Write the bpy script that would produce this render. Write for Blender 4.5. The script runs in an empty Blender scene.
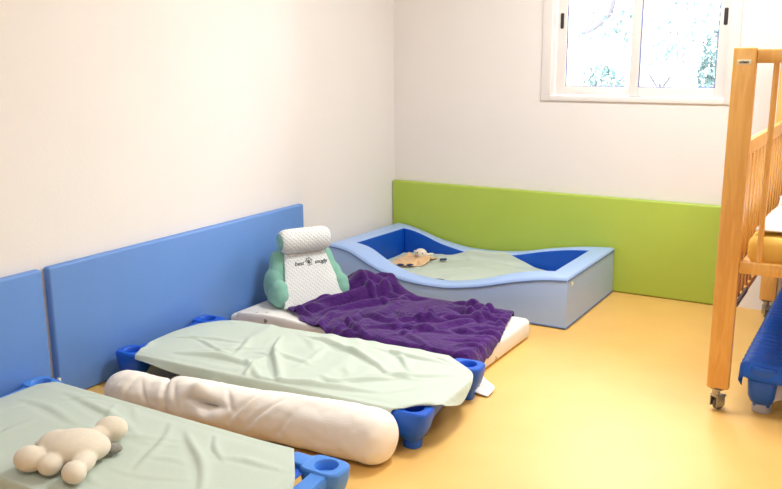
import bpy, bmesh, math, random
import numpy as np
from mathutils import Vector, Matrix, noise
random.seed(7); np.random.seed(7)
PI = math.pi
SC = bpy.context.scene
C = SC.collection

# ------------------------------------------------------------ colour / materials
def lin(c):
    return tuple((v/255/12.92 if v/255 <= .04045 else ((v/255+.055)/1.055)**2.4) for v in c)

def mat(name, rgb, rough=.6, spec=.5, noise_amt=0., noise_scale=8., bump=0., bump_scale=60., sheen=0., rgb2=None, metal=0., coat=0., stretch=(1, 1, 1), detail=4.):
    m = bpy.data.materials.new(name); m.use_nodes = True
    nt = m.node_tree; b = nt.nodes['Principled BSDF']
    col = lin(rgb)
    b.inputs['Base Color'].default_value = (*col, 1)
    b.inputs['Roughness'].default_value = rough
    b.inputs['Specular IOR Level'].default_value = spec
    b.inputs['Metallic'].default_value = metal
    b.inputs['Coat Weight'].default_value = coat
    if sheen:
        b.inputs['Sheen Weight'].default_value = sheen
        b.inputs['Sheen Roughness'].default_value = .5
    tc = nt.nodes.new('ShaderNodeTexCoord'); mp = nt.nodes.new('ShaderNodeMapping')
    mp.inputs['Scale'].default_value = stretch
    nt.links.new(tc.outputs['Object'], mp.inputs['Vector'])
    if noise_amt or rgb2:
        n = nt.nodes.new('ShaderNodeTexNoise'); n.inputs['Scale'].default_value = noise_scale; n.inputs['Detail'].default_value = detail
        nt.links.new(mp.outputs['Vector'], n.inputs['Vector'])
        r = nt.nodes.new('ShaderNodeMapRange')
        r.inputs['From Min'].default_value = .3; r.inputs['From Max'].default_value = .7
        nt.links.new(n.outputs['Fac'], r.inputs['Value'])
        mx = nt.nodes.new('ShaderNodeMix'); mx.data_type = 'RGBA'
        c2 = lin(rgb2) if rgb2 else tuple(min(1, v*(1-noise_amt)) for v in col)
        mx.inputs['A'].default_value = (*col, 1); mx.inputs['B'].default_value = (*c2, 1)
        nt.links.new(r.outputs['Result'], mx.inputs['Factor'])
        nt.links.new(mx.outputs['Result'], b.inputs['Base Color'])
    if bump:
        n2 = nt.nodes.new('ShaderNodeTexNoise'); n2.inputs['Scale'].default_value = bump_scale; n2.inputs['Detail'].default_value = 3
        nt.links.new(mp.outputs['Vector'], n2.inputs['Vector'])
        bp = nt.nodes.new('ShaderNodeBump'); bp.inputs['Strength'].default_value = bump; bp.inputs['Distance'].default_value = .01
        nt.links.new(n2.outputs['Fac'], bp.inputs['Height'])
        nt.links.new(bp.outputs['Normal'], b.inputs['Normal'])
    return m

M = {}
M['wall'] = mat('wall_paint', (241, 233, 227), .85, .3, .02, 3, .08, 90)
M['ceiling'] = mat('ceiling_paint', (240, 238, 234), .9, .2)
M['floor'] = mat('yellow_linoleum', (240, 190, 106), .48, .6, 0, 5, .03, 120, rgb2=(236, 184, 100))
M['base'] = mat('baseboard_paint', (225, 218, 208), .6)
M['blue_mat'] = mat('light_blue_vinyl', (106, 148, 214), .42, .45, .05, 2.5, .1, 14)
M['green_mat'] = mat('green_vinyl', (180, 200, 78), .45, .45, 0, 1.6, .12, 6, rgb2=(173, 194, 78))
M['trough'] = mat('pale_blue_vinyl', (170, 195, 238), .38, .5, .03, 3, .06, 20)
M['trough_in'] = mat('royal_blue_vinyl', (14, 84, 190), .42, .4, .12, 6, .1, 18)
M['seam'] = mat('seam_thread', (88, 112, 160), .6)
M['cream'] = mat('cream_foam_cover', (226, 222, 210), .8)
M['sheet'] = mat('sage_green_cotton', (199, 208, 192), .85, .15, .03, 4, .10, 260, sheen=.15)
M['white_cloth'] = mat('white_cotton', (238, 232, 228), .85, .15, .02, 6, .1, 240, sheen=.1)
M['purple'] = mat('purple_plush', (82, 38, 112), .95, .1, 0, 26, .6, 75, sheen=.18, rgb2=(60, 24, 88))
M['cream_cotton'] = mat('cream_cotton', (254, 243, 230), .85, .15, .03, 5, .12, 200, sheen=.1)
M['cot_blue'] = mat('cot_blue_plastic', (18, 92, 205), .38, .5, .06, 8, .04, 60)
M['cot_blue_light'] = mat('cot_light_blue_plastic', (78, 142, 226), .4, .5, .04, 8, .04, 60)
M['cot_canvas'] = mat('cot_blue_mesh', (20, 98, 222), .45, .4, .12, 60, .25, 220)
M['grey_plastic'] = mat('grey_plastic', (176, 176, 190), .45)
M['tube'] = mat('white_tube', (205, 205, 212), .35)
M['teal'] = mat('mint_velour', (140, 192, 170), .9, .1, .07, 9, .25, 160, sheen=.25)
M['plush'] = mat('cream_plush', (238, 224, 202), .95, .1, .04, 24, .25, 320, sheen=.2)
M['plush_grey'] = mat('grey_plush', (165, 160, 150), .95, .1, .06, 24, .6, 170)
M['peach'] = mat('peach_plush', (240, 198, 152), .95, .1, .07, 30, .5, 130, sheen=.15)
M['navy'] = mat('navy_cloth', (38, 52, 92), .8)
M['dark'] = mat('dark_plastic', (52, 46, 44), .5)
M['ink'] = mat('black_embroidery', (40, 40, 42), .7)
M['steel'] = mat('castor_steel', (168, 164, 158), .3, .5, metal=.8)
M['rubber'] = mat('grey_rubber', (96, 92, 90), .55)
M['frame'] = mat('white_aluminium', (238, 230, 224), .35, .5)
M['gasket'] = mat('grey_blue_gasket', (110, 122, 172), .6)
M['yellow'] = mat('yellow_cotton', (252, 212, 112), .8, .15, .04, 7, .12, 200)
M['label'] = mat('sticker_paper', (250, 240, 215), .5)
M['bank'] = mat('outside_bank', (150, 156, 150), .95, .1, 0, 7, .6, 12, rgb2=(196, 200, 196), detail=8)
M['leaf'] = mat('shrub_leaf', (46, 62, 62), .7, .2, 0, 14, rgb2=(70, 88, 88))
M['bark'] = mat('bark', (58, 56, 62), .9)

def wood():
    m = bpy.data.materials.new('varnished_pine'); m.use_nodes = True
    nt = m.node_tree; b = nt.nodes['Principled BSDF']
    tc = nt.nodes.new('ShaderNodeTexCoord'); mp = nt.nodes.new('ShaderNodeMapping')
    mp.inputs['Scale'].default_value = (9, 9, .9)
    n = nt.nodes.new('ShaderNodeTexNoise'); n.inputs['Scale'].default_value = 2.6; n.inputs['Detail'].default_value = 3; n.inputs['Distortion'].default_value = .6
    w = nt.nodes.new('ShaderNodeMath'); w.operation = 'MULTIPLY'; w.inputs[1].default_value = 26
    s = nt.nodes.new('ShaderNodeMath'); s.operation = 'SINE'
    r = nt.nodes.new('ShaderNodeMapRange'); r.inputs['From Min'].default_value = -1
    mx = nt.nodes.new('ShaderNodeMix'); mx.data_type = 'RGBA'
    mx.inputs['A'].default_value = (*lin((240, 184, 104)), 1); mx.inputs['B'].default_value = (*lin((230, 169, 90)), 1)
    L = nt.links.new
    L(tc.outputs['Object'], mp.inputs['Vector']); L(mp.outputs['Vector'], n.inputs['Vector'])
    L(n.outputs['Fac'], w.inputs[0]); L(w.outputs[0], s.inputs[0]); L(s.outputs[0], r.inputs['Value'])
    L(r.outputs['Result'], mx.inputs['Factor']); L(mx.outputs['Result'], b.inputs['Base Color'])
    b.inputs['Roughness'].default_value = .38
    return m
M['wood'] = wood()
M['wood_plain'] = mat('varnished_pine_slat', (230, 172, 96), .4, .5, .05, 3)

def quilt():
    m = mat('white_quilted_cotton', (236, 236, 232), .85, .15, sheen=.1)
    nt = m.node_tree; b = nt.nodes['Principled BSDF']; L = nt.links.new
    tc = nt.nodes.new('ShaderNodeTexCoord'); mp = nt.nodes.new('ShaderNodeMapping')
    mp.inputs['Rotation'].default_value = (PI/4, 0, 0); mp.inputs['Scale'].default_value = (1, 1, 1)
    sp = nt.nodes.new('ShaderNodeSeparateXYZ'); L(tc.outputs['Object'], mp.inputs['Vector']); L(mp.outputs['Vector'], sp.inputs[0])
    outs = []
    for ax in ('Y', 'Z'):
        a = nt.nodes.new('ShaderNodeMath'); a.operation = 'MULTIPLY'; a.inputs[1].default_value = PI/.016
        s = nt.nodes.new('ShaderNodeMath'); s.operation = 'SINE'
        q = nt.nodes.new('ShaderNodeMath'); q.operation = 'ABSOLUTE'
        L(sp.outputs[ax], a.inputs[0]); L(a.outputs[0], s.inputs[0]); L(s.outputs[0], q.inputs[0]); outs.append(q)
    mn = nt.nodes.new('ShaderNodeMath'); mn.operation = 'MINIMUM'; L(outs[0].outputs[0], mn.inputs[0]); L(outs[1].outputs[0], mn.inputs[1])
    bp = nt.nodes.new('ShaderNodeBump'); bp.inputs['Strength'].default_value = .9; bp.inputs['Distance'].default_value = .004
    L(mn.outputs[0], bp.inputs['Height']); L(bp.outputs['Normal'], b.inputs['Normal'])
    return m
M['quilt'] = quilt()

def printed():
    m = mat('white_printed_cotton', (240, 232, 222), .85, .15, bump=.1, bump_scale=240)
    nt = m.node_tree; b = nt.nodes['Principled BSDF']; L = nt.links.new
    tc = nt.nodes.new('ShaderNodeTexCoord'); v = nt.nodes.new('ShaderNodeTexVoronoi'); v.inputs['Scale'].default_value = 13
    L(tc.outputs['Object'], v.inputs['Vector'])
    n = nt.nodes.new('ShaderNodeTexNoise'); n.inputs['Scale'].default_value = 90; L(tc.outputs['Object'], n.inputs['Vector'])
    a = nt.nodes.new('ShaderNodeMath'); a.operation = 'MULTIPLY_ADD'; a.inputs[1].default_value = .35; L(n.outputs['Fac'], a.inputs[0]); L(v.outputs['Distance'], a.inputs[2])
    lt = nt.nodes.new('ShaderNodeMath'); lt.operation = 'LESS_THAN'; lt.inputs[1].default_value = .31; L(a.outputs[0], lt.inputs[0])
    mx = nt.nodes.new('ShaderNodeMix'); mx.data_type = 'RGBA'
    mx.inputs['A'].default_value = (*lin((240, 232, 222)), 1); mx.inputs['B'].default_value = (*lin((150, 140, 120)), 1)
    L(lt.outputs[0], mx.inputs['Factor']); L(mx.outputs['Result'], b.inputs['Base Color'])
    return m
M['printed'] = printed()

def glass():
    m = bpy.data.materials.new('window_glass'); m.use_nodes = True
    nt = m.node_tree; nt.nodes.remove(nt.nodes['Principled BSDF'])
    o = nt.nodes['Material Output']; t = nt.nodes.new('ShaderNodeBsdfTransparent'); g = nt.nodes.new('ShaderNodeBsdfGlossy')
    g.inputs['Roughness'].default_value = .02
    f = nt.nodes.new('ShaderNodeFresnel'); f.inputs['IOR'].default_value = 1.3
    mx = nt.nodes.new('ShaderNodeMixShader')
    L = nt.links.new; L(f.outputs[0], mx.inputs[0]); L(t.outputs[0], mx.inputs[1]); L(g.outputs[0], mx.inputs[2]); L(mx.outputs[0], o.inputs[0])
    return m
M['glass'] = glass()

def emit(name, rgb, s):
    m = bpy.data.materials.new(name); m.use_nodes = True; b = m.node_tree.nodes['Principled BSDF']
    b.inputs['Emission Color'].default_value = (*rgb, 1); b.inputs['Emission Strength'].default_value = s
    return m

# ------------------------------------------------------------ object helpers
def tag(o, label=None, cat=None, group=None, kind=None):
    if label: o['label'] = label
    if cat: o['category'] = cat
    if group: o['group'] = group
    if kind: o['kind'] = kind
    return o

def link(name, me, m=None, parent=None, smooth=True, loc=None):
    o = bpy.data.objects.new(name, me); C.objects.link(o)
    if m is not None:
        for x in (m if isinstance(m, (list, tuple)) else [m]): me.materials.append(M[x])
    if smooth:
        me.polygons.foreach_set('use_smooth', [True]*len(me.polygons))
    if parent: o.parent = parent
    if loc is not None: o.location = loc
    return o

def empty(name, loc=(0, 0, 0), rz=0):
    o = bpy.data.objects.new(name, None); C.objects.link(o); o.location = loc; o.rotation_euler = (0, 0, rz)
    o.empty_display_size = .1
    return o

def bm_new(): return bmesh.new()

def bm_box(bm, a, b, bev=0., seg=2):
    r = bmesh.ops.create_cube(bm, size=1)
    vs = r['verts']
    for v in vs:
        v.co = Vector(((a[i]+b[i])/2 + v.co[i]*(b[i]-a[i]) for i in range(3)))
    if bev:
        es = list({e for v in vs for e in v.link_edges})
        bmesh.ops.bevel(bm, geom=es, offset=bev, segments=seg, profile=.5, affect='EDGES')
    return bm

def bm_cyl(bm, p0, p1, r0, r1=None, n=20, cap=True):
    r1 = r0 if r1 is None else r1
    p0, p1 = Vector(p0), Vector(p1); d = (p1-p0)
    q = d.to_track_quat('Z', 'Y').to_matrix().to_4x4()
    bmesh.ops.create_cone(bm, cap_ends=cap, segments=n, radius1=r0, radius2=r1, depth=d.length,
                          matrix=Matrix.Translation((p0+p1)/2) @ q)
    return bm

def mesh_of(bm, name='mesh', sharp=None):
    me = bpy.data.meshes.new(name)
    bmesh.ops.recalc_face_normals(bm, faces=bm.faces[:])
    bm.to_mesh(me); bm.free()
    return me

def autosmooth(o, ang=40):
    me = o.data
    me.set_sharp_from_angle(angle=math.radians(ang))
    return o

def box(name, a, b, m, parent=None, bev=.004, seg=2):
    o = link(name, mesh_of(bm_box(bm_new(), a, b, bev, seg)), m, parent)
    return autosmooth(o)

def cyl(name, p0, p1, r, m, parent=None, r1=None, n=20, bev=0):
    bm = bm_cyl(bm_new(), p0, p1, r, r1, n)
    if bev:
        es = [e for e in bm.edges if any(len(f.verts) > 4 for f in e.link_faces)]
        bmesh.ops.bevel(bm, geom=es, offset=bev, segments=2, affect='EDGES')
    return autosmooth(link(name, mesh_of(bm), m, parent))

def grid_mesh(P, closed=False):
    ny, nx = P.shape[:2]
    v = P.reshape(-1, 3).tolist(); f = []
    for j in range(ny-1):
        for i in range(nx-1):
            a = j*nx+i; f.append((a, a+1, a+nx+1, a+nx))
        if closed: a = j*nx+nx-1; f.append((a, j*nx, (j+1)*nx, a+nx))
    me = bpy.data.meshes.new('grid'); me.from_pydata(v, [], f); me.update()
    return me

def cloth_obj(name, P, m, thick=.003, parent=None, sub=1):
    o = link(name, grid_mesh(P), m, parent)
    if o.data.polygons[0].normal.z < 0: o.data.flip_normals()
    s = o.modifiers.new('thick', 'SOLIDIFY'); s.thickness = thick; s.offset = 1
    d = o.modifiers.new('sub', 'SUBSURF'); d.levels = sub; d.render_levels = sub
    return o

def tube_path(pts, radii, n=24, closed_caps=True, disp=None):
    """round tube along points with rounded radii; disp(s,theta)->extra radius"""
    P = [Vector(p) for p in pts]; N = len(P); V = []; F = []
    for i, p in enumerate(P):
        t = (P[min(i+1, N-1)]-P[max(i-1, 0)]).normalized()
        side = t.cross(Vector((0, 0, 1))).normalized(); up = side.cross(t)
        for k in range(n):
            th = 2*PI*k/n; r = radii[i] + (disp(i/(N-1), th) if disp else 0)
            V.append(tuple(p + side*math.cos(th)*r + up*math.sin(th)*r))
    for i in range(N-1):
        for k in range(n):
            a = i*n+k; b = i*n+(k+1) % n; F.append((a, b, b+n, a+n))
    F.append(tuple(range(n))[::-1]); F.append(tuple(range((N-1)*n, N*n)))
    me = bpy.data.meshes.new('tube'); me.from_pydata(V, [], F); me.update()
    bm = bmesh.new(); bm.from_mesh(me); bmesh.ops.recalc_face_normals(bm, faces=bm.faces[:]); bm.to_mesh(me); bm.free()
    return me

def blob(name, parts, m, parent=None, voxel=.006, smooth=8, jitter=0.):
    """parts: (centre, (rx,ry,rz), rot euler) ellipsoids fused into one skin"""
    bm = bmesh.new()
    for c, r, rot in parts:
        mt = Matrix.Translation(c) @ Matrix.Rotation(rot[2], 4, 'Z') @ Matrix.Rotation(rot[1], 4, 'Y') @ Matrix.Rotation(rot[0], 4, 'X') @ Matrix.Diagonal((*r, 1))
        bmesh.ops.create_icosphere(bm, subdivisions=3, radius=1, matrix=mt)
    me = mesh_of(bm); o = link(name, me, m, parent)
    a = o.modifiers.new('r', 'REMESH'); a.mode = 'VOXEL'; a.voxel_size = voxel; a.use_smooth_shade = True
    b = o.modifiers.new('s', 'SMOOTH'); b.iterations = smooth; b.factor = .6
    return o

def text_mesh(name, txt, size, m, parent, mtx, extrude=.0004, shear=0, bold=0):
    cu = bpy.data.curves.new('t', 'FONT'); cu.body = txt; cu.size = size; cu.extrude = extrude; cu.shear = shear
    cu.align_x = 'CENTER'; cu.align_y = 'CENTER'; cu.offset = bold
    t = bpy.data.objects.new('t', cu); C.objects.link(t)
    dg = bpy.context.evaluated_depsgraph_get(); me = bpy.data.meshes.new_from_object(t.evaluated_get(dg))
    bpy.data.objects.remove(t)
    me.materials.clear(); me.transform(mtx)
    return link(name, me, m, parent, smooth=False)

def copy_tree(o, parent=None):
    c = o.copy(); C.objects.link(c)
    if parent: c.parent = parent
    for ch in list(o.children): copy_tree(ch, c)
    return c

# ------------------------------------------------------------ small cloth solver
def lump(X, Y, seed, freqs=(2, 4, 8), amps=(1, .6, .3)):
    rs = np.random.RandomState(seed); out = np.zeros_like(X)
    for f, a in zip(freqs, amps):
        for _ in range(5):
            th = rs.rand()*2*PI; ph = rs.rand()*2*PI; ff = f*(.7+.6*rs.rand())
            out += a/5*2*np.sin(2*PI*ff*(X*math.cos(th)+Y*math.sin(th))+ph)
    return out

def drape(nx, ny, pos, hf, seed=1, slack=1.05, amp=.01, steps=160, iters=10, t=.004, bend=.12, fric=.6, freqs=(2, 4, 8), slackfn=None, jit=.0, free=25, seeds=None):
    """mass-spring cloth laid on the height field hf; the outline is held while the slack buckles into folds, then let go"""
    u, v = np.meshgrid(np.linspace(0, 1, nx), np.linspace(0, 1, ny))
    X, Y = pos(u, v)
    W = max(np.ptp(X), np.ptp(Y)); U = (X-X.min())/W; Vv = (Y-Y.min())/W
    Z = hf(X, Y) + t + .004 + amp*np.abs(lump(U, Vv, seed, freqs))
    P = np.stack([X, Y, Z], -1)
    B0 = P[..., :2].copy()
    if jit:
        P[1:-1, 1:-1, 0] += (jit*lump(U, Vv, seed+5, (4, 9), (1, .5)))[1:-1, 1:-1]; P[1:-1, 1:-1, 1] += (jit*lump(U, Vv, seed+9, (4, 9), (1, .5)))[1:-1, 1:-1]
    R = np.stack([X, Y, 0*X], -1)
    SL = slackfn(X, Y) if callable(slackfn) else np.full(X.shape, slack)
    def sl(dj, di):
        j0, j1 = slice(0, ny-dj), slice(dj, ny)
        if di >= 0: return (j0, slice(0, nx-di)), (j1, slice(di, nx))
        return (j0, slice(-di, nx)), (j1, slice(0, nx+di))
    cons = []
    for dj, di, k in ((0, 1, 1.), (1, 0, 1.), (1, 1, .3), (1, -1, .3), (0, 2, -bend), (2, 0, -bend)):
        a, b = sl(dj, di); L = np.linalg.norm(R[a]-R[b], axis=-1)*(SL[a]+SL[b])/2*(.93 if k < 0 else 1)
        if k == 1.:
            for c in (0, 1):
                ax = 1 if di else 0
                s2 = [slice(None), slice(None)]; s2[ax] = slice(c, None, 2)
                aa = list(a); bb_ = list(b)
                aa[ax] = slice((a[ax].start or 0)+c, a[ax].stop, 2); bb_[ax] = slice((b[ax].start or 0)+c, b[ax].stop, 2)
                cons.append((tuple(aa), tuple(bb_), L[tuple(s2)], 1.))
        else: cons.append((a, b, L, k))
    Q = P.copy(); e = .004
    def hold():
        for q in ((slice(None), 0), (slice(None), -1), (0, slice(None)), (-1, slice(None))): P[q+(slice(0, 2),)] = B0[q]
    for s in range(steps):
        vel = (P-Q)*.94; Q = P.copy(); P = P+vel; P[..., 2] -= .0010
        for it in range(iters):
            for a, b, L, k in cons:
                d = P[b]-P[a]; l = np.sqrt((d*d).sum(-1))+1e-9
                f = (l-L)/l*.5*abs(k)
                if k < 0: f = np.minimum(f, 0)
                c = d*f[..., None]
                P[a] += c; P[b] -= c
            if s < steps-free: hold()
            if it % 3 == 2 or it == iters-1:
                h = hf(P[..., 0], P[..., 1])+t
                q = h > P[..., 2]
                if q.any():
                    x, y = P[q, 0], P[q, 1]; pen = (h-P[..., 2])[q]
                    gx = (hf(x+e, y)-hf(x-e, y))/(2*e); gy = (hf(x, y+e)-hf(x, y-e))/(2*e)
                    n = np.stack([-gx, -gy, np.ones_like(gx)], 1); ln = np.linalg.norm(n, axis=1); n /= ln[:, None]
                    P[q] += n*(pen/ln)[:, None]
                    P[q, :2] += (Q[q, :2]-P[q, :2])*fric*.3
    P[..., 2] = np.maximum(P[..., 2], hf(P[..., 0], P[..., 1])+t)
    return P

def soften(P, n):
    P = P.copy()
    for _ in range(n):
        P[1:-1, :] = (P[:-2, :]+2*P[1:-1, :]+P[2:, :])/4
        P[:, 1:-1] = (P[:, :-2]+2*P[:, 1:-1]+P[:, 2:])/4
    return P

def refine(P, k=3, soft=1):
    """relax, then smooth upsampling of a cloth grid (separable cubic)"""
    P = soften(P, soft)
    def up(A):
        n = A.shape[0]; q = np.linspace(0, n-1, (n-1)*k+1); i = np.clip(q.astype(int), 0, n-2); t = (q-i)[:, None, None]
        p0 = A[np.clip(i-1, 0, n-1)]; p1 = A[i]; p2 = A[i+1]; p3 = A[np.clip(i+2, 0, n-1)]
        return .5*(2*p1+(p2-p0)*t+(2*p0-5*p1+4*p2-p3)*t*t+(3*p1-3*p2+p3-p0)*t**3)
    return np.transpose(up(np.transpose(up(P), (1, 0, 2))), (1, 0, 2))

def folds(P, lines=(), n=0, seed=1, bias=0., spread=.8, length=(.15, .5), width=(.008, .02), amp=(.004, .012), box=None, sharp=True, curve=.3, gain=1.35):
    """raise creases on the cloth: lines = ((x0,y0),(x1,y1),width,height[,curve]); n random ones more"""
    rs = np.random.RandomState(seed); X, Y = P[..., 0].copy(), P[..., 1].copy(); H = np.zeros_like(X); L = list(lines)
    bx = box or (X.min(), X.max(), Y.min(), Y.max())
    for _ in range(n):
        cx, cy = rs.uniform(bx[0], bx[1]), rs.uniform(bx[2], bx[3]); a = bias+rs.randn()*spread; l = rs.uniform(*length)/2
        L.append(((cx-l*math.cos(a), cy-l*math.sin(a)), (cx+l*math.cos(a), cy+l*math.sin(a)), rs.uniform(*width), rs.uniform(*amp), rs.randn()*curve))
    for q in L:
        (x0, y0), (x1, y1), w, h = q[:4]; cv = q[4] if len(q) > 4 else 0
        dx, dy = x1-x0, y1-y0; l = math.hypot(dx, dy); dx /= l; dy /= l
        t = ((X-x0)*dx+(Y-y0)*dy)/l; d = -(X-x0)*dy+(Y-y0)*dx - cv*l*.5*(t-t*t)
        d = d + .006*np.sin(t*7+x0*40)
        env = np.clip(1-np.abs(2*t-1), 0, 1)**.6*(t > 0)*(t < 1)
        wl = w*(.5+.5*env)
        r = d/wl
        if sharp: pr = np.where(r > 0, np.exp(-r*.9), np.exp(r*2.6)) - .35*np.exp(-((r+1.6)/1.)**2)
        else: pr = np.exp(-r*r) - .35*np.exp(-((np.abs(r)-1.9)/.8)**2)
        H += gain*h*env*pr
    E = P.copy(); E[..., 2] = E[..., 2]+H; return soften(E, 1)

def sbox(x, y, x0, x1, y0, y1, h, s=.012):
    """smooth-sided plateau"""
    def ss(v): v = np.clip(v, 0, 1); return v*v*(3-2*v)
    return h*ss((x-x0)/s+1)*ss((x1-x)/s+1)*ss((y-y0)/s+1)*ss((y1-y)/s+1)

def patch(L, R, A, B):
    """L,R: x of left/right edges against v ; A,B: y of edges v=0 / v=1 against u (tables)"""
    T = lambda tab, q: np.interp(q, [a for a, _ in tab], [b for _, b in tab])
    return lambda u, v: (T(L, v)*(1-u)+T(R, v)*u, T(A, u)*(1-v)+T(B, u)*v)

# ============================================================ the room
RX, RY, RZ = 4.6, -6.4, 2.75
WX0, WX1, WZ0, WZ1 = 1.075, 2.10, 1.145, 2.15
def st(o): o['kind'] = 'structure'; return o
st(box('floor', (-.1, RY-.1, -.1), (RX+.1, .1, 0), 'floor', bev=0))
st(box('ceiling', (-.1, RY-.1, RZ), (RX+.1, .1, RZ+.1), 'ceiling', bev=0))
st(box('wall_left', (-.12, RY, 0), (0, 0, RZ), 'wall', bev=0))
st(box('wall_right', (RX, RY, 0), (RX+.12, 0, RZ), 'wall', bev=0))
st(box('wall_front', (-.12, RY-.12, 0), (RX+.12, RY, RZ), 'wall', bev=0))
bm = bm_new()
for a, b in (((-.12, 0, 0), (WX0, .22, RZ)), ((WX1, 0, 0), (RX+.12, .22, RZ)), ((WX0, 0, 0), (WX1, .22, WZ0)), ((WX0, 0, WZ1), (WX1, .22, RZ))):
    bm_box(bm, a, b)
st(link('wall_back', mesh_of(bm), 'wall', smooth=False))

# window: frame, two sliding sashes, glass, handles
win = empty('window_1', ((WX0+WX1)/2, 0, WZ0)); st(win)
def wbox(name, a, b, m, parent=win, bev=.003):
    o = box(name, (a[0]-win.location.x, a[1], a[2]-WZ0), (b[0]-win.location.x, b[1], b[2]-WZ0), m, parent if parent is not win else win, bev)
    return o
def ring(name, x0, x1, z0, z1, w, y0, y1, m, parent, wb=None, wr=None):
    wb = w if wb is None else wb; wr = w if wr is None else wr
    bm = bm_new(); cx = win.location.x
    for a, b in (((x0, y0, z0), (x0+w, y1, z1)), ((x1-wr, y0, z0), (x1, y1, z1)), ((x0+w, y0, z0), (x1-wr, y1, z0+wb)), ((x0+w, y0, z1-w), (x1-wr, y1, z1))):
        bm_box(bm, (a[0]-cx, a[1], a[2]-WZ0), (b[0]-cx, b[1], b[2]-WZ0), .003)
    return autosmooth(link(name, mesh_of(bm), m, parent))
ring('window_frame', WX0-.04, WX1+.045, WZ0-.02, WZ1+.04, .06, -.012, .13, 'frame', win, wb=.03, wr=.06)
s1 = ring('window_sash', 1.10, 1.63, WZ0+.012, WZ1-.01, .062, .06, .088, 'frame', win, wb=.052)
s2 = ring('window_sash', 1.555, 2.085, WZ0+.012, WZ1-.01, .052, .025, .053, 'frame', win, wb=.052, wr=.058)
def pane(x0, x1, z0, z1, y, s):
    cx = win.location.x
    g = box('window_pane', (x0-cx, y-.002, z0-WZ0), (x1-cx, y+.002, z1-WZ0), 'glass', s, 0)
    bm = bm_new(); w = .005
    for a, b in (((x0-w, z0-w), (x0+w, z1)), ((x1-w, z0), (x1+w, z1)), ((x0, z0-w), (x1, z0+w))):
        bm_box(bm, (a[0]-cx, y-.006, a[1]-WZ0), (b[0]-cx, y+.006, b[1]-WZ0))
    link('gasket', mesh_of(bm), 'gasket', s, smooth=False)
pane(1.162, 1.568, WZ0+.064, WZ1-.07, .074, s1)
pane(1.607, 2.027, WZ0+.064, WZ1-.06, .039, s2)
for x, y, s in ((1.131, .055, s1), (2.058, .02, s2)):
    bm = bm_new(); bm_box(bm, (x-.010-win.location.x, y, 1.545-WZ0), (x+.010-win.location.x, y+.008, 1.635-WZ0), .006, 3)
    h = link('sash_handle', mesh_of(bm), 'dark', s); tag(h, 'dark recessed pull')

# ============================================================ outside
bank_P = []
for j in range(30):
    row = []
    for i in range(50):
        x = -5+i*.28; y = 2.2+j*.22; z = -.4+j*.17+.25*noise.fractal(Vector((x*.9, y*.9, 0)), 1, 2, 4)
        row.append((x, y, z))
    bank_P.append(row)
o = link('outside_bank', grid_mesh(np.array(bank_P)), 'bank'); o['kind'] = 'structure'
o.data.flip_normals() if o.data.polygons[0].normal.z < 0 else None
sd = o.modifiers.new('t', 'SOLIDIFY'); sd.thickness = .3; sd.offset = -1
def shrub(name, c, r, n, label, seed, kinds=M['leaf'], lean=(0, 0)):
    rnd = random.Random(seed); t = empty(name, (c[0], c[1], c[2]-r[2]))
    tag(t, label, 'shrub', None)
    V = []; F = []
    for _ in range(n):
        while True:
            p = Vector((rnd.uniform(-1, 1), rnd.uniform(-1, 1), rnd.uniform(-1, 1)))
            if .25 < p.length < 1 and noise.noise(p*2.4+Vector((seed, 0, 0))) > -.08: break
        q = Vector((p.x*r[0]+lean[0]*p.z, p.y*r[1], p.z*r[2]+r[2])); s = rnd.uniform(.02, .045)
        a = Vector((rnd.gauss(0, 1), rnd.gauss(0, 1), rnd.gauss(0, 1))).normalized(); b = a.orthogonal().normalized(); k = len(V)
        V += [tuple(q-a*s), tuple(q+b*s*.4), tuple(q+a*s), tuple(q-b*s*.4+a.cross(b)*s*.1)]; F.append((k, k+1, k+2, k+3))
    me = bpy.data.meshes.new('foliage'); me.from_pydata(V, [], F); f = link('foliage', me, 'leaf', t, smooth=False); f['kind'] = 'stuff'
    bm = bm_new()
    for k in range(6):
        an = k*1.05+seed; bm_cyl(bm, (0, 0, -.25), (math.cos(an)*r[0]*.6, math.sin(an)*r[1]*.6, r[2]*1.3), .009, .003, 8)
    link('stems', mesh_of(bm), 'bark', t)
shrub('shrub', (.60, 2.6, 1.12), (.20, .25, .20), 420, 'small leafy shrub outside, low in the left pane of the window', 3)
shrub('shrub', (1.62, 2.7, 1.28), (.22, .3, .42), 1100, 'tall leafy shrub outside, at the right edge of the right window pane', 11)
shrub('shrub', (.85, 3.7, 1.62), (.9, .5, .34), 700, 'loose foliage outside, high behind the meeting sashes of the window', 5)
def branch():
    pts = [(-.05, 3.6, 1.62), (.10, 3.6, 1.60), (.22, 3.58, 1.66), (.36, 3.55, 1.78), (.42, 3.5, 2.0)]
    t = tube_path(pts, [.008, .022, .03, .032, .036], 10)
    o = link('bare_branch', t, 'bark'); tag(o, 'bare grey branch outside, crossing high in the left window pane', 'branch')
branch()

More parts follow.
